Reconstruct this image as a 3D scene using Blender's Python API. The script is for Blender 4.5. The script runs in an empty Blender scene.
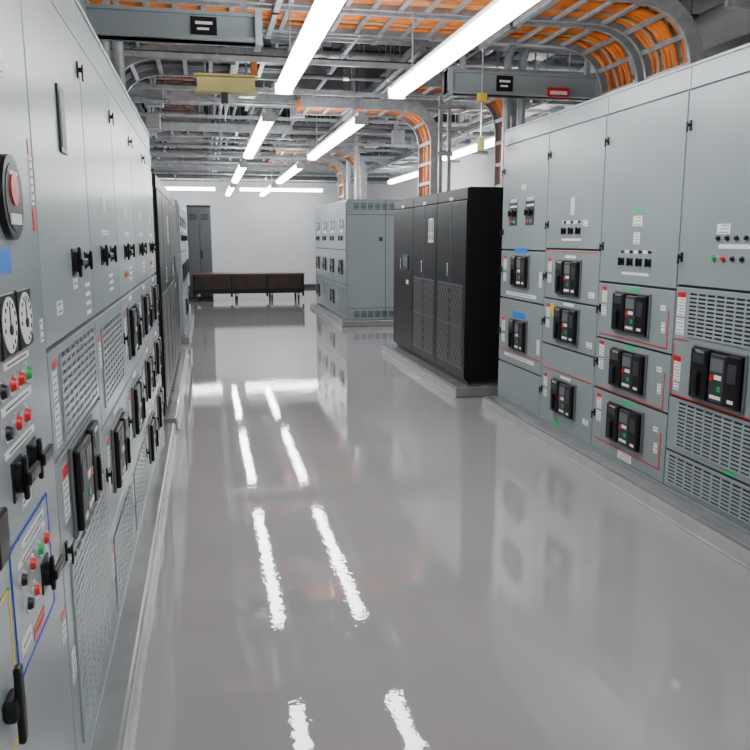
import bpy, bmesh, math, random
from mathutils import Vector, Matrix
random.seed(7)
D=bpy.data; C=bpy.context

# ---------------------------------------------------------------- materials
MATS={}
def mat(name,col,rough=0.5,metal=0.0,var=0.0,vscale=3.0,bump=0.0,bscale=40.0,emit=0.0,coat=0.0,spec=0.5):
    m=D.materials.new(name); m.use_nodes=True
    nt=m.node_tree; b=nt.nodes['Principled BSDF']
    b.inputs['Base Color'].default_value=(*col,1); b.inputs['Roughness'].default_value=rough
    b.inputs['Metallic'].default_value=metal; b.inputs['Specular IOR Level'].default_value=spec
    b.inputs['Coat Weight'].default_value=coat
    tc=nt.nodes.new('ShaderNodeTexCoord')
    if var>0:
        n=nt.nodes.new('ShaderNodeTexNoise'); n.inputs['Scale'].default_value=vscale; n.inputs['Detail'].default_value=4
        nt.links.new(tc.outputs['Object'],n.inputs['Vector'])
        r=nt.nodes.new('ShaderNodeValToRGB')
        r.color_ramp.elements[0].position=0.3; r.color_ramp.elements[1].position=0.7
        r.color_ramp.elements[0].color=(*[c*(1-var) for c in col],1)
        r.color_ramp.elements[1].color=(*[min(1,c*(1+var)) for c in col],1)
        nt.links.new(n.outputs['Fac'],r.inputs['Fac']); nt.links.new(r.outputs['Color'],b.inputs['Base Color'])
    if bump>0:
        n=nt.nodes.new('ShaderNodeTexNoise'); n.inputs['Scale'].default_value=bscale; n.inputs['Detail'].default_value=3
        nt.links.new(tc.outputs['Object'],n.inputs['Vector'])
        bp=nt.nodes.new('ShaderNodeBump'); bp.inputs['Strength'].default_value=bump; bp.inputs['Distance'].default_value=0.01
        nt.links.new(n.outputs['Fac'],bp.inputs['Height']); nt.links.new(bp.outputs['Normal'],b.inputs['Normal'])
    if emit>0:
        b.inputs['Emission Color'].default_value=(0.97,0.99,1.0,1); b.inputs['Emission Strength'].default_value=emit
    MATS[name]=m; return name
mat('paint_gray',(0.275,0.318,0.328),0.27,0,0.05,2.0)
mat('paint_light',(0.33,0.375,0.385),0.27,0,0.05,2.0)
mat('seam',(0.03,0.035,0.038),0.6)
mat('black',(0.006,0.006,0.007),0.35,spec=0.35)
mat('black_matte',(0.006,0.006,0.007),0.5,0,0.1,5,spec=0.25)
mat('darkgray',(0.035,0.037,0.041),0.4)
mat('midgray',(0.13,0.14,0.15),0.45)
mat('cabinet_dark',(0.11,0.12,0.13),0.4,0,0.05,3)
mat('white',(0.85,0.85,0.85),0.4)
mat('white_wall',(0.82,0.83,0.84),0.6,0,0.03,1.5,0.05,60)
mat('red',(0.62,0.01,0.01),0.3)
mat('green',(0.005,0.38,0.08),0.3)
mat('greenlabel',(0.02,0.5,0.18),0.4)
mat('blue',(0.02,0.09,0.55),0.5)
mat('bluetape',(0.02,0.22,0.75),0.5)
mat('yellow',(0.80,0.58,0.05),0.5)
mat('cream',(0.80,0.70,0.28),0.45,0,0.05,5)
mat('orange',(0.86,0.20,0.018),0.5,0,0.3,9)
mat('orange_dark',(0.45,0.085,0.01),0.5,0,0.2,9)
mat('copper',(0.60,0.30,0.14),0.4,0.1)
mat('galv',(0.50,0.52,0.535),0.36,0.55,0.2,14)
mat('galv_dark',(0.15,0.158,0.168),0.5,0.3,0.2,9)
mat('steel',(0.70,0.72,0.74),0.25,0.8)
mat('deck',(0.12,0.125,0.135),0.65,0.1,0.2,2)
mat('beam',(0.09,0.092,0.10),0.55,0.2,0.15,3)
mat('duct',(0.48,0.50,0.52),0.4,0.4,0.08,4)
mat('pipe_white',(0.78,0.79,0.80),0.5)
mat('curb',(0.22,0.225,0.23),0.2,0,0.12,5,0.08,25,coat=0.3)
mat('curb_edge',(0.46,0.46,0.465),0.22,0,0.08,6,coat=0.3)
mat('wood',(0.028,0.014,0.011),0.35,0,0.35,6)
mat('wood_top',(0.10,0.045,0.032),0.3,0,0.3,6)
mat('tire',(0.012,0.012,0.012),0.8)
mat('lamp',(1,1,1),0.5,emit=23.0)
mat('lamp_body',(0.8,0.8,0.8),0.4)

# floor material
m=D.materials.new('floor_epoxy'); m.use_nodes=True; nt=m.node_tree; b=nt.nodes['Principled BSDF']
tc=nt.nodes.new('ShaderNodeTexCoord')
def noise(s,d):
    n=nt.nodes.new('ShaderNodeTexNoise'); n.inputs['Scale'].default_value=s; n.inputs['Detail'].default_value=d
    nt.links.new(tc.outputs['Object'],n.inputs['Vector']); return n
n1=noise(.9,5); n2=noise(1.6,3); n3=noise(30,2); n4=noise(3.5,2)
r1=nt.nodes.new('ShaderNodeValToRGB'); r1.color_ramp.elements[0].position=.3; r1.color_ramp.elements[1].position=.7
r1.color_ramp.elements[0].color=(0.355,0.335,0.345,1); r1.color_ramp.elements[1].color=(0.405,0.385,0.395,1)
r2=nt.nodes.new('ShaderNodeMapRange'); r2.inputs['To Min'].default_value=0.01; r2.inputs['To Max'].default_value=0.035
nt.links.new(n1.outputs['Fac'],r1.inputs['Fac']); nt.links.new(r1.outputs['Color'],b.inputs['Base Color'])
nt.links.new(n2.outputs['Fac'],r2.inputs['Value']); nt.links.new(r2.outputs['Result'],b.inputs['Roughness'])
b1=nt.nodes.new('ShaderNodeBump'); b1.inputs['Strength'].default_value=0.055; b1.inputs['Distance'].default_value=0.005
b2=nt.nodes.new('ShaderNodeBump'); b2.inputs['Strength'].default_value=0.05; b2.inputs['Distance'].default_value=0.012
nt.links.new(n3.outputs['Fac'],b1.inputs['Height']); nt.links.new(n4.outputs['Fac'],b2.inputs['Height'])
nt.links.new(b2.outputs['Normal'],b1.inputs['Normal']); nt.links.new(b1.outputs['Normal'],b.inputs['Normal'])
b.inputs['Coat Weight'].default_value=0.6; b.inputs['Coat Roughness'].default_value=0.01
nt.links.new(b1.outputs['Normal'],b.inputs['Coat Normal'])
MATS['floor_epoxy']=m

# diagonal lattice (ups door grilles, lies in the Y-Z plane)
m=D.materials.new('lattice'); m.use_nodes=True; nt=m.node_tree; b=nt.nodes['Principled BSDF']
tc=nt.nodes.new('ShaderNodeTexCoord'); sp=nt.nodes.new('ShaderNodeSeparateXYZ'); nt.links.new(tc.outputs['Object'],sp.inputs[0])
def mth(op,a,c=None):
    n=nt.nodes.new('ShaderNodeMath'); n.operation=op
    for i,v in enumerate((a,c)):
        if v is None: continue
        if isinstance(v,(int,float)): n.inputs[i].default_value=v
        else: nt.links.new(v,n.inputs[i])
    return n.outputs[0]
yy_,zz_=sp.outputs['Y'],sp.outputs['Z']
aa=mth('ABSOLUTE',mth('SINE',mth('MULTIPLY',mth('ADD',yy_,zz_),34.0)))
bb=mth('ABSOLUTE',mth('SINE',mth('MULTIPLY',mth('SUBTRACT',yy_,zz_),34.0)))
ln=mth('LESS_THAN',mth('MINIMUM',aa,bb),0.24)
mx=nt.nodes.new('ShaderNodeMix'); mx.data_type='RGBA'
nt.links.new(ln,mx.inputs[0]); mx.inputs[6].default_value=(0.010,0.010,0.012,1); mx.inputs[7].default_value=(0.17,0.175,0.18,1)
nt.links.new(mx.outputs[2],b.inputs['Base Color']); b.inputs['Roughness'].default_value=0.4
MATS['lattice']=m

# ---------------------------------------------------------------- builder
class B:
    def __init__(s): s.v=[]; s.f=[]; s.m=[]; s.sm=[]; s.mats=[]
    def mi(s,n):
        if n not in s.mats: s.mats.append(n)
        return s.mats.index(n)
    def add(s,vs,fs,mt,smooth=False):
        o=len(s.v); s.v+= [tuple(v) for v in vs]; k=s.mi(mt)
        for f in fs: s.f.append([i+o for i in f]); s.m.append(k); s.sm.append(smooth)
    def box(s,x0,x1,y0,y1,z0,z1,mt,bev=0):
        x0,x1=min(x0,x1),max(x0,x1); y0,y1=min(y0,y1),max(y0,y1); z0,z1=min(z0,z1),max(z0,z1)
        vs=[(x,y,z) for z in (z0,z1) for y in (y0,y1) for x in (x0,x1)]
        fs=[(0,2,3,1),(4,5,7,6),(0,1,5,4),(2,6,7,3),(0,4,6,2),(1,3,7,5)]
        bev=min(bev,(x1-x0)*.35,(y1-y0)*.35,(z1-z0)*.35)
        if bev<=0: s.add(vs,fs,mt); return
        bm=bmesh.new(); bv=[bm.verts.new(v) for v in vs]
        for f in fs: bm.faces.new([bv[i] for i in f])
        bmesh.ops.bevel(bm,geom=bm.edges[:],offset=bev,segments=2,profile=0.5,affect='EDGES')
        bm.verts.index_update()
        s.add([v.co[:] for v in bm.verts],[[v.index for v in f.verts] for f in bm.faces],mt); bm.free()
    def cyl(s,p0,p1,r,mt,seg=12,r2=None):
        p0=Vector(p0); p1=Vector(p1); r2=r if r2 is None else r2
        t=(p1-p0).normalized(); a=t.orthogonal().normalized(); c=t.cross(a)
        vs=[]
        for p,rr in ((p0,r),(p1,r2)):
            for i in range(seg):
                an=2*math.pi*i/seg; vs.append(p+a*math.cos(an)*rr+c*math.sin(an)*rr)
        s.add(vs,[(i,(i+1)%seg,seg+(i+1)%seg,seg+i) for i in range(seg)],mt,True)
        s.add([vs[i] for i in range(seg)],[tuple(reversed(range(seg)))],mt)
        s.add([vs[seg+i] for i in range(seg)],[tuple(range(seg))],mt)
    def tube(s,path,r,mt,seg=8,S=None):
        pts=[Vector(p) for p in path]; n=len(pts); vs=[]
        a=None
        for i,p in enumerate(pts):
            t=(pts[min(i+1,n-1)]-pts[max(i-1,0)]).normalized()
            if a is None: a=t.orthogonal().normalized()
            a=(a-t*a.dot(t)); a=a.normalized() if a.length>1e-6 else t.orthogonal().normalized()
            c=t.cross(a)
            for k in range(seg):
                an=2*math.pi*k/seg; vs.append(p+a*math.cos(an)*r+c*math.sin(an)*r)
        fs=[(i*seg+k,i*seg+(k+1)%seg,(i+1)*seg+(k+1)%seg,(i+1)*seg+k) for i in range(n-1) for k in range(seg)]
        s.add(vs,fs,mt,True)
        s.add(vs[:seg],[tuple(reversed(range(seg)))],mt); s.add(vs[-seg:],[tuple(range(seg))],mt)
    def sweep(s,pts,Ss,Ns,os,on,hs,hn,mt):
        vs=[]; n=len(pts)
        for p,S,N in zip(pts,Ss,Ns):
            for a,c in ((-1,-1),(1,-1),(1,1),(-1,1)): vs.append(p+S*(os+a*hs)+N*(on+c*hn))
        fs=[(i*4+k,i*4+(k+1)%4,(i+1)*4+(k+1)%4,(i+1)*4+k) for i in range(n-1) for k in range(4)]
        fs+=[(3,2,1,0),tuple((n-1)*4+k for k in range(4))]
        s.add(vs,fs,mt)
    def build(s,name):
        xs=[v[0] for v in s.v]; ys=[v[1] for v in s.v]; zs=[v[2] for v in s.v]
        o=Vector(((min(xs)+max(xs))/2,(min(ys)+max(ys))/2,min(zs)))
        me=D.meshes.new(name); me.from_pydata([tuple(Vector(v)-o) for v in s.v],[],s.f)
        for n in s.mats: me.materials.append(MATS[n])
        me.polygons.foreach_set('material_index',s.m); me.polygons.foreach_set('use_smooth',s.sm)
        bm=bmesh.new(); bm.from_mesh(me); bmesh.ops.recalc_face_normals(bm,faces=bm.faces[:]); bm.to_mesh(me); bm.free()
        ob=D.objects.new(name,me); ob.location=o; C.collection.objects.link(ob); return ob

def fillet(pts,r,seg=8):
    pts=[Vector(p) for p in pts]; out=[pts[0]]
    for i in range(1,len(pts)-1):
        a=(pts[i-1]-pts[i]).normalized(); b_=(pts[i+1]-pts[i]).normalized()
        p0=pts[i]+a*r; p1=pts[i]+b_*r
        for k in range(seg+1):
            t=k/seg; out.append(p0*(1-t)**2+pts[i]*2*t*(1-t)*1.0+p1*t*t)
    out.append(pts[-1]); return out
def dens(pts,step):
    out=[pts[0]]
    for a,b_ in zip(pts[:-1],pts[1:]):
        L=(b_-a).length; k=max(1,int(round(L/step)))
        for i in range(1,k+1): out.append(a+(b_-a)*i/k)
    return out

# face frame : cabinets whose face is the plane x=xf and looks along sgn*X ; k scales hardware projection
class F:
    def __init__(s,b,xf,sgn,k=1.0,ls=1.0): s.b=b; s.xf=xf; s.s=sgn; s.k=k; s.ls=ls
    def O(s,o): return o if o<=.018 else .018+(o-.018)*s.k
    def box(s,y0,y1,z0,z1,o0,o1,mt,bev=0): s.b.box(s.xf+s.s*s.O(o0),s.xf+s.s*s.O(o1),y0,y1,z0,z1,mt,bev)
    def disc(s,y,z,r,o0,o1,mt,seg=16,r2=None): s.b.cyl((s.xf+s.s*s.O(o0),y,z),(s.xf+s.s*s.O(o1),y,z),r,mt,seg,r2)
    def door(s,y0,y1,z0,z1,mt='paint_gray'): s.box(y0+.005,y1-.005,z0+.004,z1-.004,0.0,0.018,mt,0.003)
    def vent(s,y0,y1,z0,z1,pitch=.022,o=.018):
        s.box(y0,y1,z0,z1,o,o+.003,'black')
        n=int((z1-z0)/pitch); p=(z1-z0)/n
        for i in range(n): s.box(y0,y1,z0+i*p,z0+i*p+p*.5,o+.001,o+.011,'paint_light')
        k=max(2,int((y1-y0)/.07))
        for i in range(k+1):
            yy=y0+(y1-y0)*i/k; s.box(yy-.005,yy+.005,z0,z1,o+.001,o+.0115,'paint_light')
    def breaker(s,y,z,w,h,o=.018,flip=1):
        s.box(y-w/2,y+w/2,z-h/2,z+h/2,o,o+.022,'midgray',.006)
        s.box(y-w*.48,y+w*.48,z-h*.47,z+h*.47,o+.01,o+.024,'black',.003)
        s.box(y+w*.12,y+w*.46,z-h*.45,z+h*.45,o+.02,o+.062,'black',.008)
        s.box(y-w*.20,y+w*.09,z-h*.42,z+h*.42,o+.02,o+.054,'darkgray',.008)
        s.box(y-w*.46,y-w*.23,z-h*.45,z+h*.45,o+.02,o+.062,'black',.008)
        s.box(y-w*.17,y+w*.06,z+h*.12,z+h*.34,o+.054,o+.058,'midgray')
        s.box(y-w*.15,y-w*.02,z-h*.02,z+h*.06,o+.054,o+.058,'white')
        s.box(y+w*.00,y+w*.06,z-h*.06,z+h*.04,o+.054,o+.060,'red')
        s.box(y-w*.15,y-w*.09,z-h*.22,z-h*.13,o+.054,o+.060,'green')
        s.box(y-w*.16,y+w*.04,z-h*.36,z-h*.30,o+.054,o+.058,'white')
        s.box(y+w*.18,y+w*.40,z+h*.20,z+h*.36,o+.062,o+.066,'darkgray')
        s.box(y+w*.26,y+w*.34,z-h*.38,z+h*.05,o+.062,o+.085,'black',.006)
        s.box(y+w*.18,y+w*.36,z+h*.38,z+h*.43,o+.062,o+.066,'steel')
        s.box(y-w*.42,y-w*.27,z-h*.02,z+h*.30,o+.062,o+.066,'darkgray')
        s.box(y-w*.40,y-w*.30,z-h*.36,z-h*.30,o+.062,o+.066,'white')
    def rotary(s,y,z,r=.03,o=.018,mt='black'):
        s.box(y-r,y+r,z-r,z+r,o,o+.008,'black',.003)
        s.disc(y,z,r*.75,o+.006,o+.03,mt)
        s.box(y-r*.22,y+r*.22,z-r*1.1,z+r*1.1,o+.028,o+.05,mt,.004)
    def tlatch(s,y,z,o=.018):
        q=s.ls
        s.box(y-.012*q,y+.012*q,z-.032*q,z+.032*q,o,o+.012,'black',.004)
        s.disc(y,z,.010*q,o+.01,o+.035,'black')
        s.box(y-.009*q,y+.009*q,z-.045*q,z+.02*q,o+.032,o+.044,'black',.004)
    def lamp(s,y,z,mt,r=.013,o=.018):
        s.disc(y,z,r*1.35,o,o+.008,'steel'); s.disc(y,z,r,o+.006,o+.028,mt,14,r*.7)
    def label(s,y,z,w,h,o=.018,mt='white',lines=True):
        s.b.box(s.xf+s.s*s.O(o),s.xf+s.s*(s.O(o)+.0012),y-w/2,y+w/2,z-h/2,z+h/2,mt)
        if lines:
            n=max(1,int(h/.016))
            for i in range(n):
                zz=z-h/2+(i+.5)*h/n; s.b.box(s.xf+s.s*(s.O(o)+.001),s.xf+s.s*(s.O(o)+.0018),y-w*.38,y+w*(.38-.2*((i*7)%3)/2),zz-.0016,zz+.0016,'black')
    def tag(s,y,z,w,h,o=.018):
        # printed warning tag: red header over white
        s.label(y,z,w,h,o); s.b.box(s.xf+s.s*(s.O(o)+.001),s.xf+s.s*(s.O(o)+.0022),y-w/2,y+w/2,z+h*.28,z+h/2,'red')
    def meter(s,y,z,a,o=.018):
        s.box(y-a,y+a,z-a,z+a,o,o+.02,'black',.006)
        s.disc(y,z,a*.88,o+.018,o+.024,'white',28)
        for k in range(11):
            t=math.radians(-45+k*27); yy=y+math.sin(t-.95)*a*.7; zz=z+math.cos(t-.95)*a*.7
            s.box(yy-.0016,yy+.0016,zz-.004,zz+.004,o+.024,o+.027,'black')
        s.box(y-.002,y+.002,z-a*.1,z+a*.6,o+.024,o+.027,'black')
        s.disc(y,z-a*.15,a*.16,o+.024,o+.030,'black')

Z0=0.10
# ---------------------------------------------------------------- room
XL,XR,YB,YF,H=-1.95,5.2,24.0,-4.0,4.2
def room(name,*a,mt='white_wall'):
    b_=B(); b_.box(*a,mt); return b_.build(name)
room('floor',XL,XR,YF,YB,-.1,0,mt='floor_epoxy')
room('wall_back',XL-.1,XR+.1,YB,YB+.1,0,H)
room('wall_front',XL-.1,XR+.1,YF-.1,YF,0,H)
room('wall_left',XL-.1,XL,YF,YB,0,H)
room('wall_right',XR,XR+.1,YF,YB,0,H)
b_=B(); b_.box(XL-.1,XR+.1,YF-.1,YB+.1,H,H+.1,'deck')
y=YF+.1
while y<YB: b_.box(XL,XR,y,y+.13,H-.05,H,'deck'); y+=.3
b_.build('ceiling')
b_=B(); b_.box(XL,XR,YB-.015,YB,0,.1,'darkgray'); b_.build('baseboard_back')

def pad(name,x0,x1,y0,y1,side):
    b_=B(); b_.box(x0,x1,y0,y1,0,Z0,'curb',.012)
    xe=x0 if side>0 else x1
    b_.box(xe-.006,xe+.006,y0,y1,0.0,Z0-.02,'curb_edge')
    b_.box(xe-.018*side,xe,y0,y1,0.0,.010,'curb_edge')
    b_.build(name)
pad('concrete_pad',2.40,4.0,1.2,6.50,1)
pad('concrete_pad',2.28,3.6,6.92,10.1,1)
pad('concrete_pad',2.24,3.9,13.05,17.2,1)
pad('concrete_pad',-1.55,-.280,-.9,6.03,-1)
pad('concrete_pad',-1.45,-.27,6.18,10.3,-1)
pad('concrete_pad',-1.45,-.27,11.4,15.6,-1)

# ---------------------------------------------------------------- right switchgear
XF=2.515; KR=.6; LR=.8
def shell(F_,y0,y1,zt,depth,xf,sgn):
    F_.b.box(xf-sgn*depth,xf,y0+.001,y1-.001,Z0,zt,'paint_gray',.004)
    F_.box(y0+.003,y1-.003,Z0+.01,zt-.13,-.001,.002,'seam')
    F_.box(y0+.002,y1-.002,zt-.115,zt,0,.012,'paint_gray',.004)
    F_.box(y0+.002,y1-.002,zt-.004,zt+.012,-.05,.02,'paint_light',.003)
    F_.box(y0+.002,y1-.002,Z0,Z0+.020,0,.02,'paint_gray',.003)
def switches(F_,yc,z,n,dy=.075):
    for i in range(n):
        yy=yc+(i-(n-1)/2)*dy
        F_.label(yy,z+.06,.045,.018,lines=False); F_.rotary(yy,z,.022)
zt=2.38
def right_sec(y0,y1,kind):
    b_=B(); f=F(b_,XF,-1,KR,LR); shell(f,y0,y1,zt,1.33,XF,-1); yc=(y0+y1)/2
    def latches(zs,yy=y1-.035):
        for z in zs: f.tlatch(yy,z)
    if kind=='A':
        f.door(y0,y1,1.25,2.26); latches([1.40,2.08])
        f.label(yc+.06,1.545,.10,.05); f.label(yc-.03,1.46,.24,.022,lines=False)
        for i in range(4): f.lamp(yc-.12+i*.07,1.50,'black',.013)
        for i,c in enumerate(['black','black','red','green']): f.lamp(yc-.10+i*.07,1.40,c,.013)
        f.door(y0,y1,.645,1.245); f.door(y0,y1,.335,.64); f.door(y0,y1,.12,.33)
        f.vent(y0+.05,y1-.13,.985,1.215,.02); f.breaker(yc+.01,.81,.42,.29)
        f.vent(y0+.07,y1-.10,.37,.62,.02); f.vent(y0+.04,y1-.04,.15,.31,.02)
        f.tag(y1-.06,1.15,.07,.13); f.label(y1-.06,1.03,.07,.09); f.tag(y1-.06,.80,.06,.14); f.label(y1-.06,.70,.05,.04)
        f.label(y0+.30,.352,.10,.02,mt='greenlabel',lines=False); f.label(y0+.07,.80,.05,.10)
        f.box(y0+.03,y1-.03,.648,.654,.018,.0225,'red')
        f.box(y1-.022,y1-.016,.65,.93,.018,.0225,'red'); f.box(y1-.15,y1-.016,.957,.963,.018,.0225,'red')
    if kind=='B':
        f.door(y0,y1,1.225,2.26); latches([1.45,2.1])
        f.label(yc,1.60,.10,.06,mt='white'); f.label(yc,1.665,.12,.022,mt='greenlabel',lines=False); f.label(yc,1.50,.07,.07)
        f.label(yc,1.42,.34,.02,lines=False); switches(f,yc,1.36,4,.10); f.label(yc,1.29,.30,.016,lines=False)
        for a,c,zz in ((.865,1.22,1.055),(.53,.86,.705),(.12,.525,.357)):
            f.door(y0,y1,a,c); f.breaker(yc+.0,zz,.40,.255); f.tlatch(y1-.035,zz)
            f.tag(y1-.085,zz+.09,.06,.10); f.label(y1-.085,zz-.01,.06,.07); f.label(yc,zz+.143,.12,.022,mt='greenlabel',lines=False)
            f.box(y0+.05,y1-.04,zz-.165,zz-.159,.018,.0225,'red'); f.box(y0+.05,y0+.056,zz-.165,zz+.05,.018,.0225,'red')
            f.label(y0+.10,zz-.05,.035,.06); f.label(y0+.11,zz+.06,.05,.03)
        f.label(yc,.16,.16,.05)
    if kind=='C':
        f.door(y0,y1,1.425,2.26); latches([1.6,2.1]); f.label(yc,1.72,.05,.12); f.label(yc-.2,1.6,.06,.04)
        f.label(yc,1.61,.30,.02,lines=False); switches(f,yc,1.55,3,.11); f.label(yc,1.49,.30,.016,lines=False)
        for a,c,zz in ((1.06,1.42,1.225),(.72,1.055,.89),(.12,.715,.36)):
            f.door(y0,y1,a,c); f.breaker(yc,zz,.36,.26); f.tlatch(y1-.035,zz)
            f.tag(y1-.09,zz+.08,.06,.10); f.label(y1-.09,zz-.02,.06,.06); f.label(y0+.09,zz-.1,.08,.04); f.label(yc,zz+.146,.16,.02,lines=False)
        f.box(y0+.04,y1-.04,.535,.541,.018,.0225,'red'); f.label(yc+.1,.16,.12,.035,mt='greenlabel',lines=False)
        f.label(y1-.16,.98,.06,.09,mt='yellow')
        f.box(y0+.02,y1-.02,1.405,1.411,.018,.0225,'red')
    if kind=='D':
        f.door(y0,y1,1.405,2.26); latches([1.55,2.05])
        for yy in (yc-.14,yc+.2):
            f.box(yy-.08,yy+.09,1.60,1.79,.018,.02,'seam')
            f.label(yy,1.80,.12,.03); f.rotary(yy-.03,1.70,.028); f.rotary(yy+.05,1.70,.022)
            f.label(yy,1.755,.14,.016,.020,lines=False)
            f.lamp(yy-.03,1.63,'green',.011); f.lamp(yy+.04,1.63,'red',.011)
        f.label(yc,1.90,.10,.04)
        for a,c,zz in ((1.0,1.40,1.235),(.45,.995,.713),(.12,.445,None)):
            f.door(y0,y1,a,c)
            if zz:
                f.breaker(yc,zz,.34,.27); f.tlatch(y1-.035,zz); f.label(yc+.02,zz+.165,.26,.05,mt='bluetape',lines=False)
                f.tag(y1-.10,zz+.06,.07,.12); f.label(y1-.10,zz-.06,.07,.07); f.label(y0+.07,zz-.05,.05,.12)
                f.label(yc,zz-.19,.62,.03)
        f.box(y0+.03,y1-.03,.56,.566,.018,.0225,'red')
    return b_.build('switchgear_cabinet')
for (a,c,k) in ((2.10,2.95,'A'),(2.95,3.80,'A'),(3.80,4.66,'B'),(4.66,5.50,'C'),(5.50,6.40,'D')): right_sec(a,c,k)

# ---------------------------------------------------------------- left switchgear
XLf=-.377; ztl=2.22; KL=.42; LL=.75
def left_near(y0,y1):
    b_=B(); f=F(b_,XLf,1,KL,LL); shell(f,y0,y1,ztl,1.13,XLf,1)
    f.door(y0,y1,.12,2.095,'paint_gray')
    f.disc(1.59,1.575,.078,.018,.05,'black',32); f.disc(1.59,1.575,.062,.049,.053,'darkgray',28)
    f.disc(1.59,1.59,.030,.052,.060,'red',18); f.box(1.55,1.63,1.525,1.545,.052,.058,'white'); f.box(1.56,1.62,1.615,1.622,.052,.058,'white')
    f.box(1.45,1.585,1.437,1.482,.018,.020,'bluetape')
    f.meter(1.635,1.345,.058); f.meter(1.505,1.345,.058); f.meter(1.375,1.345,.058)
    f.label(1.57,1.272,.20,.014)
    for yy,c in ((1.44,'black'),(1.51,'red'),(1.575,'red'),(1.64,'green')): f.lamp(yy,1.235,c,.015)
    for yy,c in ((1.45,'black'),(1.53,'red'),(1.60,'red')): f.lamp(yy,1.158,c,.015)
    f.label(1.55,1.197,.24,.016); f.label(1.55,1.118,.24,.014)
    f.rotary(1.50,1.06,.038); f.rotary(1.63,1.06,.038)
    for yy in (1.50,1.63): f.box(yy-.012,yy+.075,1.046,1.072,.06,.085,'black',.006)
    f.box(1.30,1.37,.96,1.05,.018,.05,'black',.01)
    for ya,yb,za,zb,cm in ((1.40,1.735,.70,.955,'blue'),(1.02,1.375,.62,.90,'yellow')):
        f.box(ya,yb,za,zb,.018,.020,'paint_light')
        t=.005
        f.box(ya,yb,za,za+t,.018,.023,cm); f.box(ya,yb,zb-t,zb,.018,.023,cm); f.box(ya,ya+t,za,zb,.018,.023,cm); f.box(yb-t,yb,za,zb,.018,.023,cm)
    f.label(1.59,.928,.20,.014,.020); f.label(1.57,.902,.24,.012,.020)
    for yy,c in ((1.47,'black'),(1.545,'red'),(1.62,'green'),(1.68,'red')): f.lamp(yy,.872,c,.014,.020)
    for yy,c in ((1.50,'black'),(1.56,'red')): f.lamp(yy,.81,c,.014,.020)
    f.rotary(1.66,.80,.034,.020); f.box(1.65,1.745,.786,.808,.06,.085,'black',.006)
    f.label(1.58,.728,.10,.03,.020,'red'); f.label(1.47,.75,.08,.03,.020)
    f.box(1.27,1.33,.70,.74,.02,.08,'black',.01); f.box(1.29,1.315,.65,.79,.06,.09,'black',.008)
    f.box(1.50,1.56,1.72,1.76,.018,.04,'red',.004); f.label(1.60,1.82,.08,.05)
    f.label(1.56,1.00,.08,.02)
    f.label(y1-.03,1.62,.03,.10); f.label(y1-.03,1.54,.03,.05,mt='red',lines=False); f.label(y1-.03,1.69,.03,.03,mt='red',lines=False)
    f.label(y1-.04,1.30,.03,.05); f.tag(y1-.04,.60,.05,.08)
    return b_.build('switchgear_cabinet')
def left_first(y0,y1):
    b_=B(); f=F(b_,XLf,1,KL,LL); shell(f,y0,y1,ztl,1.13,XLf,1); yc=(y0+y1)/2
    f.door(y0,y1,1.25,2.095,'paint_light'); f.door(y0,y1,.985,1.245); f.door(y0,y1,.73,.98); f.door(y0,y1,.12,.725)
    f.box(2.20,2.29,1.72,1.89,.018,.032,'black',.008); f.box(2.212,2.278,1.735,1.875,.030,.036,'midgray')
    f.rotary(2.31,1.434,.038); f.label(2.31,1.375,.07,.03); f.lamp(2.40,1.434,'red',.015); f.box(2.30,2.40,1.425,1.443,.06,.08,'black',.005)
    f.rotary(2.53,1.434,.026); f.tlatch(y1-.05,2.0)
    for i in range(4): f.label(2.53,1.36-.028*i,.09,.012,lines=False)
    f.label(2.05,1.33,.08,.035)
    f.vent(y0+.14,y1-.08,1.0,1.22,.02)
    f.breaker(2.22,.855,.40,.24); f.tag(1.96,.88,.07,.14); f.tag(1.92,1.17,.06,.10); f.label(1.92,1.06,.06,.10)
    f.vent(y0+.10,y1-.08,.20,.70,.022)
    f.label(1.905,.45,.05,.08)
    f.tlatch(y0+.05,.75)
    return b_.build('switchgear_cabinet')
def left_gen(y0,y1,k):
    b_=B(); f=F(b_,XLf,1,KL,LL); shell(f,y0,y1,ztl,1.13,XLf,1); yc=(y0+y1)/2
    f.door(y0,y1,1.25,2.095,'paint_light' if k%2 else 'paint_gray')
    f.tlatch(y1-.05,1.98); f.rotary(yc-.12,1.44,.034); f.rotary(yc+.16,1.44,.030); f.box(yc-.12,yc-.02,1.43,1.448,.06,.085,'black',.005)
    f.lamp(yc+.02,1.44,'red',.013)
    for i in range(3): f.label(yc+.1,1.36-i*.026,.12,.011,lines=False)
    if k%2:
        f.lamp(yc-.2,1.34,'red',.012); f.lamp(yc-.12,1.34,'green',.012)
    f.label(yc,1.52,.22,.02); f.label(yc,1.62,.10,.05)
    for a,c,zz in ((.87,1.245,1.07),(.50,.865,.70),(.12,.495,.33)):
        f.door(y0,y1,a,c)
        if (k==2 and zz==1.07) or (zz==.33 and k in (2,3)): f.vent(y0+.12,y1-.08,a+.05,c-.05,.022); f.tag(y0+.07,c-.12,.05,.12); continue
        f.breaker(yc,zz,.38,.24); f.tlatch(y0+.05,zz); f.tag(y0+.12,zz+.06,.06,.11); f.label(y0+.12,zz-.05,.06,.07); f.label(yc,zz+.15,.12,.02,mt='white',lines=False)
    return b_.build('switchgear_cabinet')
left_near(.95,1.855); left_gen(.05,.95,1); left_gen(-.85,.05,2)
left_first(1.855,2.65)
for i,(a,c) in enumerate(((2.65,3.45),(3.45,4.28),(4.28,5.12),(5.12,5.97))): left_gen(a,c,i+2)

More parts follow.
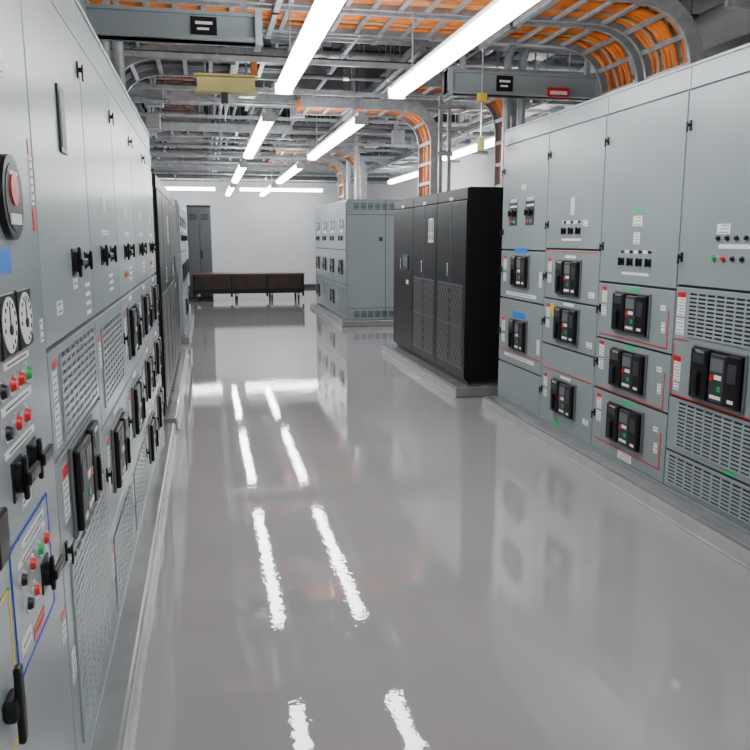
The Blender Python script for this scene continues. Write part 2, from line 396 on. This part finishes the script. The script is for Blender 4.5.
# ---------------------------------------------------------------- ups cabinets
def ups(xf,sgn,y0,y1,depth,zt,n=3):
    b_=B(); f=F(b_,xf,sgn,.7)
    b_.box(xf-sgn*depth,xf,y0,y1,Z0+.04,zt,'black_matte',.006)
    b_.box(xf-sgn*(depth-.05),xf-sgn*.03,y0+.03,y1-.03,Z0,Z0+.05,'darkgray')
    w=(y1-y0)/n
    for i in range(n):
        a=y0+i*w; c=a+w
        f.box(a+.005,c-.005,Z0+.06,zt-.12,0,.02,'black',.005)
        f.box(a+.005,c-.005,zt-.112,zt-.01,0,.015,'black',.005)
        if i<2:
            f.box(a+.08,a+w*.47,.25,1.05,.02,.024,'lattice'); f.box(a+w*.53,c-.08,.25,1.05,.02,.024,'lattice')
            for zz in (.25,.65,1.05): f.box(a+.07,c-.07,zz-.006,zz+.006,.02,.028,'midgray')
            f.box(a+w*.5-.006,a+w*.5+.006,Z0+.07,zt-.13,.019,.024,'midgray')
        f.box(a+w*.5+.04,a+w*.5+.07,1.12,1.25,.02,.045,'steel',.006)
        f.label(a+w*.5,1.88 if zt<1.98 else 1.90,.12,.03,.020)
    a=y0+w
    for k in range(4): f.box(a+.12+k*.055,a+.14+k*.055,1.45,1.70,.02,.0245,'white')
    f.box(a+.12,a+.32,1.46,1.48,.02,.0246,'white'); f.box(a+.12,a+.32,1.54,1.56,.02,.0246,'white'); f.box(a+.15,a+.29,1.69,1.71,.02,.0246,'white')
    a=y0+2*w
    f.box(a+.2,a+.45,1.12,1.3,.02,.034,'darkgray',.006); f.box(a+.22,a+.43,1.16,1.28,.034,.037,'midgray')
    f.box(a+.2,a+.3,.95,1.0,.02,.024,'white')
    for k in range(5): b_.box(min(xf-sgn*.1,xf-sgn*(depth-.1)),max(xf-sgn*.1,xf-sgn*(depth-.1)),y0+.2+k*.5,y0+.5+k*.5,zt,zt+.01,'darkgray')
    return b_.build('ups_cabinet')
ups(2.41,-1,7.02,9.93,.95,1.97)
ups(-.365,1,6.26,10.2,.95,1.99,3)

def board(xf,sgn,y0,y1,depth,zt,n,name='switchboard_cabinet'):
    b_=B(); f=F(b_,xf,sgn,.5,.9); w=(y1-y0)/n
    b_.box(xf-sgn*depth,xf,y0,y1,Z0,zt,'paint_gray',.008)
    for i in range(n):
        a=y0+i*w; f.box(a+.003,a+w-.003,Z0+.02,zt-.05,0,.002,'seam')
        f.door(a,a+w,1.3,zt-.06); f.door(a,a+w,.12,.7); f.door(a,a+w,.705,1.295)
        f.meter(a+w*.35,1.75,.07); f.meter(a+w*.65,1.75,.07); f.rotary(a+w*.4,1.5,.045); f.rotary(a+w*.7,1.5,.045)
        f.breaker(a+w*.5,1.0,.36,.27); f.label(a+w*.5,1.62,.3,.04)
        if i%2: f.breaker(a+w*.5,.42,.36,.27)
        else: f.vent(a+.1,a+w-.1,.2,.62,.03)
    xa,xb=sorted((xf,xf-sgn*depth))
    for zz in (Z0+.08,zt-.14):
        for k in range(5):
            for q in range(9):
                xx=xa+.12+q*(xb-xa-.24)/9; b_.box(xx,xx+(xb-xa-.3)/9*.8,y0-.004,y0+.002,zz+k*.022-.03,zz+k*.022-.018,'darkgray')
    b_.box((xa+xb)/2-.004,(xa+xb)/2+.004,y0-.003,y0+.002,Z0,zt-.01,'seam')
    b_.box(xa+.03,xb-.03,y0-.004,y0+.002,zt-.26,zt-.252,'seam'); b_.box(xa+.03,xb-.03,y0-.004,y0+.002,Z0+.2,Z0+.208,'seam')
    b_.box((xa+xb)/2-.12,(xa+xb)/2-.05,y0-.006,y0+.002,1.45,1.52,'darkgray')
    return b_.build(name)
board(2.36,-1,13.2,17.0,1.35,2.15,4)
board(-.36,1,11.5,15.4,.95,2.03,4)

b_=B(); b_.box(-.42,.16,20.2,21.3,.02,2.27,'cabinet_dark',.01); b_.box(-.40,.14,20.23,21.27,0,.03,'black')
b_.box(-.40,-.135,20.18,20.2,.1,2.2,'cabinet_dark',.006); b_.box(-.125,.14,20.18,20.2,.1,2.2,'cabinet_dark',.006); b_.box(-.10,-.07,20.15,20.18,1.0,1.2,'black')
b_.box(-.43,.17,20.17,21.32,2.27,2.31,'darkgray',.008)
for k in range(5): b_.box(-.36,-.18,20.176,20.182,1.95+k*.03,1.963+k*.03,'black'); b_.box(-.08,.1,20.176,20.182,1.95+k*.03,1.963+k*.03,'black')
b_.build('storage_cabinet')

b_=B(); x0,x1,ya,yb=-.34,2.36,19.1,20.0
b_.box(x0,x1,ya,yb,.62,.66,'wood_top',.008)
b_.box(x0+.02,x1-.02,ya+.01,ya+.04,.24,.62,'wood',.004); b_.box(x0+.02,x1-.02,yb-.04,yb-.01,.24,.62,'wood',.004)
b_.box(x0+.02,x0+.05,ya+.04,yb-.04,.24,.62,'wood'); b_.box(x1-.05,x1-.02,ya+.04,yb-.04,.24,.62,'wood')
b_.box(x0+.05,x1-.05,ya+.04,yb-.04,.20,.26,'black')
b_.box(x0+.02,x1-.02,ya-.005,ya+.015,.18,.30,'black')
for xx in (x0+.15,(x0+x1)/2-.3,(x0+x1)/2+.55,x1-.15):
    for yy in (ya+.1,yb-.1):
        b_.box(xx-.03,xx+.03,yy-.03,yy+.03,.10,.20,'steel'); b_.cyl((xx-.02,yy,.065),(xx+.02,yy,.065),.065,'tire',16)
for xx in (x0+.02,x0+.9,x1-.95,x1-.07): b_.box(xx,xx+.05,ya-.01,ya+.04,.10,.62,'black')
b_.build('wooden_cart')

# ---------------------------------------------------------------- lights
def fixture(x,y0,y1,z,along='y',x1=None):
    b_=B()
    prof=[(-.062,.062),(-.066,.040),(-.056,.012),(-.033,0),(.033,0),(.056,.012),(.066,.040),(.062,.062),(.04,.08),(-.04,.08)]; n=len(prof)
    if along=='y':
        b_.box(x-.035,x+.035,y0,y1,z+.078,z+.115,'lamp_body',.004)
        vs=[(x+a,yy,z+c) for yy in (y0+.02,y1-.02) for a,c in prof]
        for yy in (y0,y1-.02): b_.box(x-.068,x+.068,yy,yy+.02,z-.003,z+.08,'lamp_body')
        rods=[(x,yy) for yy in (y0+.5,y1-.5)]
    else:
        b_.box(x,x1,y0-.035,y0+.035,z+.078,z+.115,'lamp_body',.004)
        vs=[(xx,y0+a,z+c) for xx in (x+.02,x1-.02) for a,c in prof]
        for xx in (x,x1-.02): b_.box(xx,xx+.02,y0-.068,y0+.068,z-.003,z+.08,'lamp_body')
        rods=[(xx,y0) for xx in (x+.3,x1-.3)]
    b_.add(vs,[(i,(i+1)%n,n+(i+1)%n,n+i) for i in range(n)]+[tuple(range(n)),tuple(range(n,2*n))],'lamp')
    for xx,yy in rods: b_.cyl((xx,yy,z+.11),(xx,yy,H-.05),.006,'galv',6)
    return b_.build('strip_light')
for x in (.64,1.54):
    for a in (-2.35,2.70,7.76,12.8,17.8): fixture(x,a,a+3.63,2.6)
fixture(-1.2,22.9,22.4,2.82,'x',.35); fixture(1.0,22.9,22.4,2.82,'x',3.4)
fixture(3.9,9.0,12.6,2.75); fixture(4.3,14.5,18.2,2.75)

# ---------------------------------------------------------------- cable trays
def tray(path,width,r=.45,ncab=8,cab='orange',hang=True,rail='galv',side=None,name='cable_tray',crad=.022,rung=.23):
    pts=dens(fillet(path,r,8) if len(path)>2 else [Vector(p) for p in path],.35)
    n=len(pts); Ss=[];Ns=[]
    for i,p in enumerate(pts):
        t=(pts[min(i+1,n-1)]-pts[max(i-1,0)]).normalized()
        S=Vector(side) if side else t.cross(Vector((0,0,1))).normalized()
        S=(S-t*S.dot(t)).normalized(); N=S.cross(t).normalized()
        Ss.append(S);Ns.append(N)
    if Ns[0].z<0: Ss=[-s for s in Ss]; Ns=[-v for v in Ns]
    b_=B(); w=width/2
    for sg in (-1,1):
        b_.sweep(pts,Ss,Ns,sg*w,.05,.004,.055,rail)
        b_.sweep(pts,Ss,Ns,sg*(w-.012),.103,.014,.004,rail); b_.sweep(pts,Ss,Ns,sg*(w-.012),-.003,.014,.004,rail)
    L=0; nxt=.1
    for i in range(n-1):
        d=(pts[i+1]-pts[i]).length
        while nxt<=L+d:
            t=(nxt-L)/d; p=pts[i].lerp(pts[i+1],t); S=Ss[i].lerp(Ss[i+1],t).normalized(); N=Ns[i].lerp(Ns[i+1],t).normalized(); T=S.cross(N).normalized()
            q=[p-T*.018,p+T*.018]; b_.sweep(q,[S,S],[N,N],0,.012,w,.010,rail); nxt+=rung
        L+=d
    for k in range(ncab):
        off=-w+.05+(width-.1)*(k+.5)/ncab+random.uniform(-.012,.012); nn=.025+crad+random.choice((0,0,.02,.04))
        rr=random.random(); cc=cab
        if cab=='orange': cc='orange' if rr>.35 else ('orange_dark' if rr>.12 else 'copper')
        ph=random.uniform(0,6.28)
        b_.tube([p+S*(off+.012*math.sin(ph+i*1.3))+N*nn for i,(p,S,N) in enumerate(zip(pts,Ss,Ns))],crad,cc,6)
    if hang:
        L=0;nxt=.6
        for i in range(n-1):
            d=(pts[i+1]-pts[i]).length
            while nxt<=L+d:
                t=(nxt-L)/d; p=pts[i].lerp(pts[i+1],t); S=Ss[i]
                if abs(Ns[i].z)>.95:
                    for sg in (-1,1):
                        q=p+S*sg*(w+.04); b_.cyl((q.x,q.y,p.z-.05),(q.x,q.y,H-.04),.006,'galv',6)
                    e=S*(w+.08); b_.sweep([p-e,p+e],[S.cross(Ns[i])]*2,[Ns[i]]*2,0,-.03,.02,.02,'galv')
                nxt+=1.8
            L+=d
    return b_.build(name)
tray([(-1.85,5.54,3.12),(3.45,5.54,3.12),(3.45,5.54,2.41)],.60,.5,13,side=(0,1,0),crad=.019,rung=.2)
tray([(-1.85,6.24,3.12),(3.45,6.24,3.12),(3.45,6.24,2.41)],.60,.5,13,side=(0,1,0),crad=.019,rung=.2)
tray([(-1.85,4.2,3.45),(5.0,4.2,3.45)],1.0,.5,20,side=(0,1,0))
tray([(.9,7.75,3.05),(-.75,7.75,3.05),(-.75,7.75,2.02)],.75,.45,8,side=(0,1,0),cab='galv_dark')
tray([(1.1,9.3,2.95),(2.62,9.3,2.95),(2.62,9.3,1.99)],.55,.4,12,side=(0,1,0))
tray([(2.0,8.1,3.0),(3.15,8.1,3.0),(3.15,8.1,1.99)],.5,.4,7,side=(0,1,0),cab='orange')
tray([(1.3,14.2,2.98),(2.75,14.2,2.98),(2.75,14.2,2.17)],.6,.4,12,side=(0,1,0))
tray([(1.3,12.0,3.0),(-.8,12.0,3.0),(-.8,12.0,2.05)],.6,.4,8,side=(0,1,0),cab='galv_dark')
tray([(1.3,16.0,2.98),(2.75,16.0,2.98),(2.75,16.0,2.17)],.6,.4,12,side=(0,1,0))
tray([(-.30,6.8,3.42),(-.30,21.5,3.42)],.6,ncab=9,cab='orange')
tray([(2.55,6.8,3.42),(2.55,21.5,3.42)],.6,ncab=12)
tray([(1.1,8.3,3.62),(1.1,21.5,3.62)],.5,ncab=5,cab='galv_dark')
for yy in (10.6,13.2,17.5,20.0): tray([(-1.8,yy,3.22),(4.9,yy,3.22)],.5,ncab=9,side=(0,1,0),cab='galv_dark' if yy==17.5 else 'orange')
tray([(3.9,-1,3.1),(3.9,5.0,3.1)],.6,ncab=10,cab='orange')

# beams
for yy in (-1.5,1.5,3.3,7.0,10.0,13.0,16.0,19.0,22.0):
    b_=B(); b_.box(XL,XR,yy-.09,yy+.09,3.84,3.86,'beam'); b_.box(XL,XR,yy-.006,yy+.006,3.86,4.13,'beam'); b_.box(XL,XR,yy-.09,yy+.09,4.12,4.15,'beam'); b_.build('steel_beam')
for yy in (6.9,8.7,9.9,11.3,12.6,14.9,15.6,17.0,18.4,21.2):
    z=random.choice((2.95,3.02,3.12))
    b_=B(); b_.box(-1.7,4.9,yy-.02,yy+.02,z,z+.04,'galv')
    for xx in (-1.2,.15,2.0,3.3,4.5): b_.cyl((xx,yy,z),(xx,yy,H-.04),.006,'galv',6); b_.box(xx-.03,xx+.03,yy-.025,yy+.025,z-.012,z+.0,'steel')
    b_.build('strut_channel')
def conduit(path,r,mt='galv',rr=.2,name='conduit'):
    pts=fillet(path,rr,6) if len(path)>2 else [Vector(p) for p in path]
    b_=B(); b_.tube(pts,r,mt,10)
    for p,q in zip(pts[:-1],pts[1:]):
        if (q-p).length>1.2:
            t=(q-p).normalized(); k=int((q-p).length/2.5)+1
            for i in range(k):
                c=p+t*(i+.5)*(q-p).length/k; b_.cyl(c-t*.03,c+t*.03,r*1.25,'steel',10)
                if abs(t.z)<.5: b_.cyl((c.x,c.y,c.z),(c.x,c.y,H-.03),.005,'galv',6)
    return b_.build(name)
for i,(x,z,r) in enumerate(((-.95,3.6,.035),(-.83,3.6,.035),(-.71,3.6,.035),(.18,3.18,.025),(.26,3.18,.025),(.34,3.18,.02),(1.9,3.10,.03),(2.0,3.10,.03),(3.2,3.6,.05),(3.4,3.6,.05),(1.75,3.75,.04),(.6,3.75,.03),(3.5,2.95,.03),(3.6,2.95,.03),(-1.0,3.35,.03),(-.9,3.35,.02),(.9,3.35,.03),(1.42,3.3,.022),(.02,3.6,.04))):
    conduit([(x,6.75+random.random()*.4,z),(x,21.6,z)],r,'galv' if i%3 else 'galv_dark')
for i,(yy,z,r,xa,xb) in enumerate(((5.0,3.75,.04,-1.8,5),(7.3,3.3,.03,-1.8,5),(7.45,3.3,.03,-1.8,5),(8.4,3.15,.025,-1,4),(9.0,3.5,.05,-1.8,5),(10.95,3.4,.04,-1.8,5),(11.9,3.1,.03,-.5,5),(12.2,3.1,.03,-.5,5),(14.6,3.3,.05,-1.8,5),(15.3,3.1,.03,-1.8,5),(18.0,3.1,.04,-1.8,5),(19.2,3.0,.03,-1.8,5),(20.8,3.05,.06,-1.8,5),(8.6,3.7,.05,-1.8,5),(9.6,3.05,.02,-1.5,3.0),(7.05,3.02,.02,-1.5,1.9),(13.6,3.0,.03,-1.5,5),(16.6,3.02,.04,-1.5,5),(6.65,3.45,.03,-1.8,4.4))):
    conduit([(xa,yy,z),(xb,yy,z)],r,'galv' if i%3 else 'galv_dark')
for x,y,zt_ in ((-.7,3.0,2.235),(-.85,3.0,2.235),(-.75,4.6,2.235),(-.9,4.6,2.235),(2.9,7.4,1.985),(3.05,7.4,1.985),(2.75,15.2,2.16),(2.9,15.2,2.16),(2.6,13.5,2.16),(-.8,8.8,2.005),(-.95,8.8,2.005),(-.6,6.6,2.005),(-.7,6.6,2.005)):
    s=-1 if x<0 else 1
    conduit([(x,y,zt_),(x,y,3.38),(x+s*.9,y,3.38)],.04,rr=.25)
# junction boxes on hanger rods
for x,y,z in ((.5,8.9,3.0),(-.5,9.7,3.0),(1.2,10.2,3.0),(2.9,11.8,2.9),(-.6,10.9,2.9),(.95,14.8,3.0),(2.3,12.7,2.9),(.1,17.2,2.95)):
    b_=B(); b_.box(x-.09,x+.09,y-.06,y+.06,z,z+.2,'galv',.006); b_.box(x-.08,x+.08,y-.066,y-.06,z+.01,z+.19,'steel',.002); b_.cyl((x,y,z+.2),(x,y,H-.04),.012,'galv',8); b_.cyl((x-.04,y,z+.2),(x-.04,y,z+.30),.016,'galv',8)
    b_.build('junction_box')
# ducts
b_=B(); b_.box(-1.15,4.9,11.05,11.7,3.50,3.82,'duct',.01)
for k in range(6): b_.box(-.9+k,-.87+k,11.02,11.73,3.47,3.835,'duct')
b_.build('air_duct')
b_=B(); b_.box(-1.9,5.1,22.15,22.75,3.10,3.75,'duct',.01)
for k in range(7): b_.box(-1.2+k,-1.17+k,22.12,22.78,3.07,3.78,'duct')
b_.build('air_duct')
b_=B(); b_.box(-1.85,-1.25,6.8,21.0,3.45,3.80,'duct',.01)
for k in range(12): b_.box(-1.88,-1.22,7.0+k*1.15,7.03+k*1.15,3.42,3.83,'duct')
b_.build('air_duct')
conduit([(4.5,1.0,3.35),(4.5,20.5,3.35)],.16,'pipe_white',name='insulated_pipe')
conduit([(2.0,6.95,3.30),(5.0,6.95,3.30)],.10,'pipe_white',name='insulated_pipe')
conduit([(4.0,6.7,3.7),(4.0,20.5,3.7)],.11,'pipe_white',name='insulated_pipe')

b_=B()
for xx,yy in ((2.60,8.60),(2.70,8.60)): b_.box(xx-.02,xx+.02,yy-.02,yy+.02,1.982,4.15,'galv')
for z in (2.4,2.9,3.4): b_.box(2.56,2.74,8.575,8.58,z,z+.05,'steel')
b_.build('strut_post')

def rail(x0,x1,y,z,h,label_x):
    b_=B(); b_.box(x0,x1,y-.05,y+.05,z,z+h,'paint_gray',.006); b_.box(x0,x1,y-.08,y+.08,z+h-.02,z+h,'paint_gray'); b_.box(x0,x1,y-.08,y+.08,z,z+.02,'paint_gray')
    b_.box(label_x-.075,label_x+.075,y-.058,y-.048,z+.03,z+h-.03,'black'); b_.box(label_x-.05,label_x+.05,y-.060,y-.056,z+h*.55,z+h*.65,'white'); b_.box(label_x-.04,label_x+.03,y-.060,y-.056,z+h*.35,z+h*.43,'white')
    for xx in (x0+.15,x1-.1): b_.box(xx-.02,xx+.02,y-.02,y+.02,z+h,H-.04,'galv')
    b_.box(x1-.04,x1+.0,y-.09,y+.09,z-.02,z+h+.02,'paint_light')
    b_.box(x0-.0,x0+.04,y-.09,y+.09,z-.02,z+h+.02,'paint_light')
    return b_.build('hoist_rail')
rail(-.66,.38,5.05,2.66,.16,.04); rail(2.08,3.5,6.75,2.73,.19,2.60)
b_=B(); b_.box(-.02,.47,7.05,7.15,2.74,2.85,'cream',.006); b_.box(-.04,.49,7.02,7.18,2.855,2.87,'cream'); b_.box(-.04,.49,7.02,7.18,2.725,2.74,'cream')
b_.box(.18,.24,7.06,7.14,2.64,2.73,'darkgray',.01); b_.cyl((.21,7.1,2.64),(.21,7.1,2.50),.006,'steel',6)
for xx in (.05,.40): b_.cyl((xx,7.1,2.87),(xx,7.1,H-.04),.01,'galv',8)
b_.box(.44,.49,7.03,7.17,2.87,3.02,'orange',.005); b_.build('hoist_beam')
b_=B(); b_.box(2.32,2.40,6.57,6.63,2.64,2.72,'yellow',.01); b_.cyl((2.36,6.6,2.64),(2.36,6.6,2.30),.008,'steel',6); b_.box(2.33,2.39,6.575,6.625,2.24,2.36,'cream',.01); b_.cyl((2.36,6.6,2.72),(2.36,6.6,H-.04),.008,'steel',6); b_.build('chain_hoist')
b_=B(); b_.box(2.98,3.18,6.635,6.66,2.72,2.80,'red',.004); b_.box(3.0,3.16,6.631,6.635,2.74,2.77,'white'); b_.build('warning_sign')

# ---------------------------------------------------------------- world + camera
w=D.worlds.new('World'); C.scene.world=w; w.use_nodes=True
w.node_tree.nodes['Background'].inputs['Color'].default_value=(.8,.85,.9,1); w.node_tree.nodes['Background'].inputs['Strength'].default_value=.3
cd=D.cameras.new('camera'); cam=D.objects.new('camera',cd); C.collection.objects.link(cam)
cd.sensor_width=36; cd.lens=776/750*36; cd.clip_start=.02; cd.clip_end=100
ps=math.radians(12.18); p=math.radians(10.0)
Fv=Vector((math.sin(ps)*math.cos(p),math.cos(ps)*math.cos(p),-math.sin(p))); R=Vector((math.cos(ps),-math.sin(ps),0)); U=R.cross(Fv)
M=Matrix((R,U,-Fv)).transposed().to_4x4(); M.translation=Vector((0,0,1.5)); cam.matrix_world=M
C.scene.camera=cam
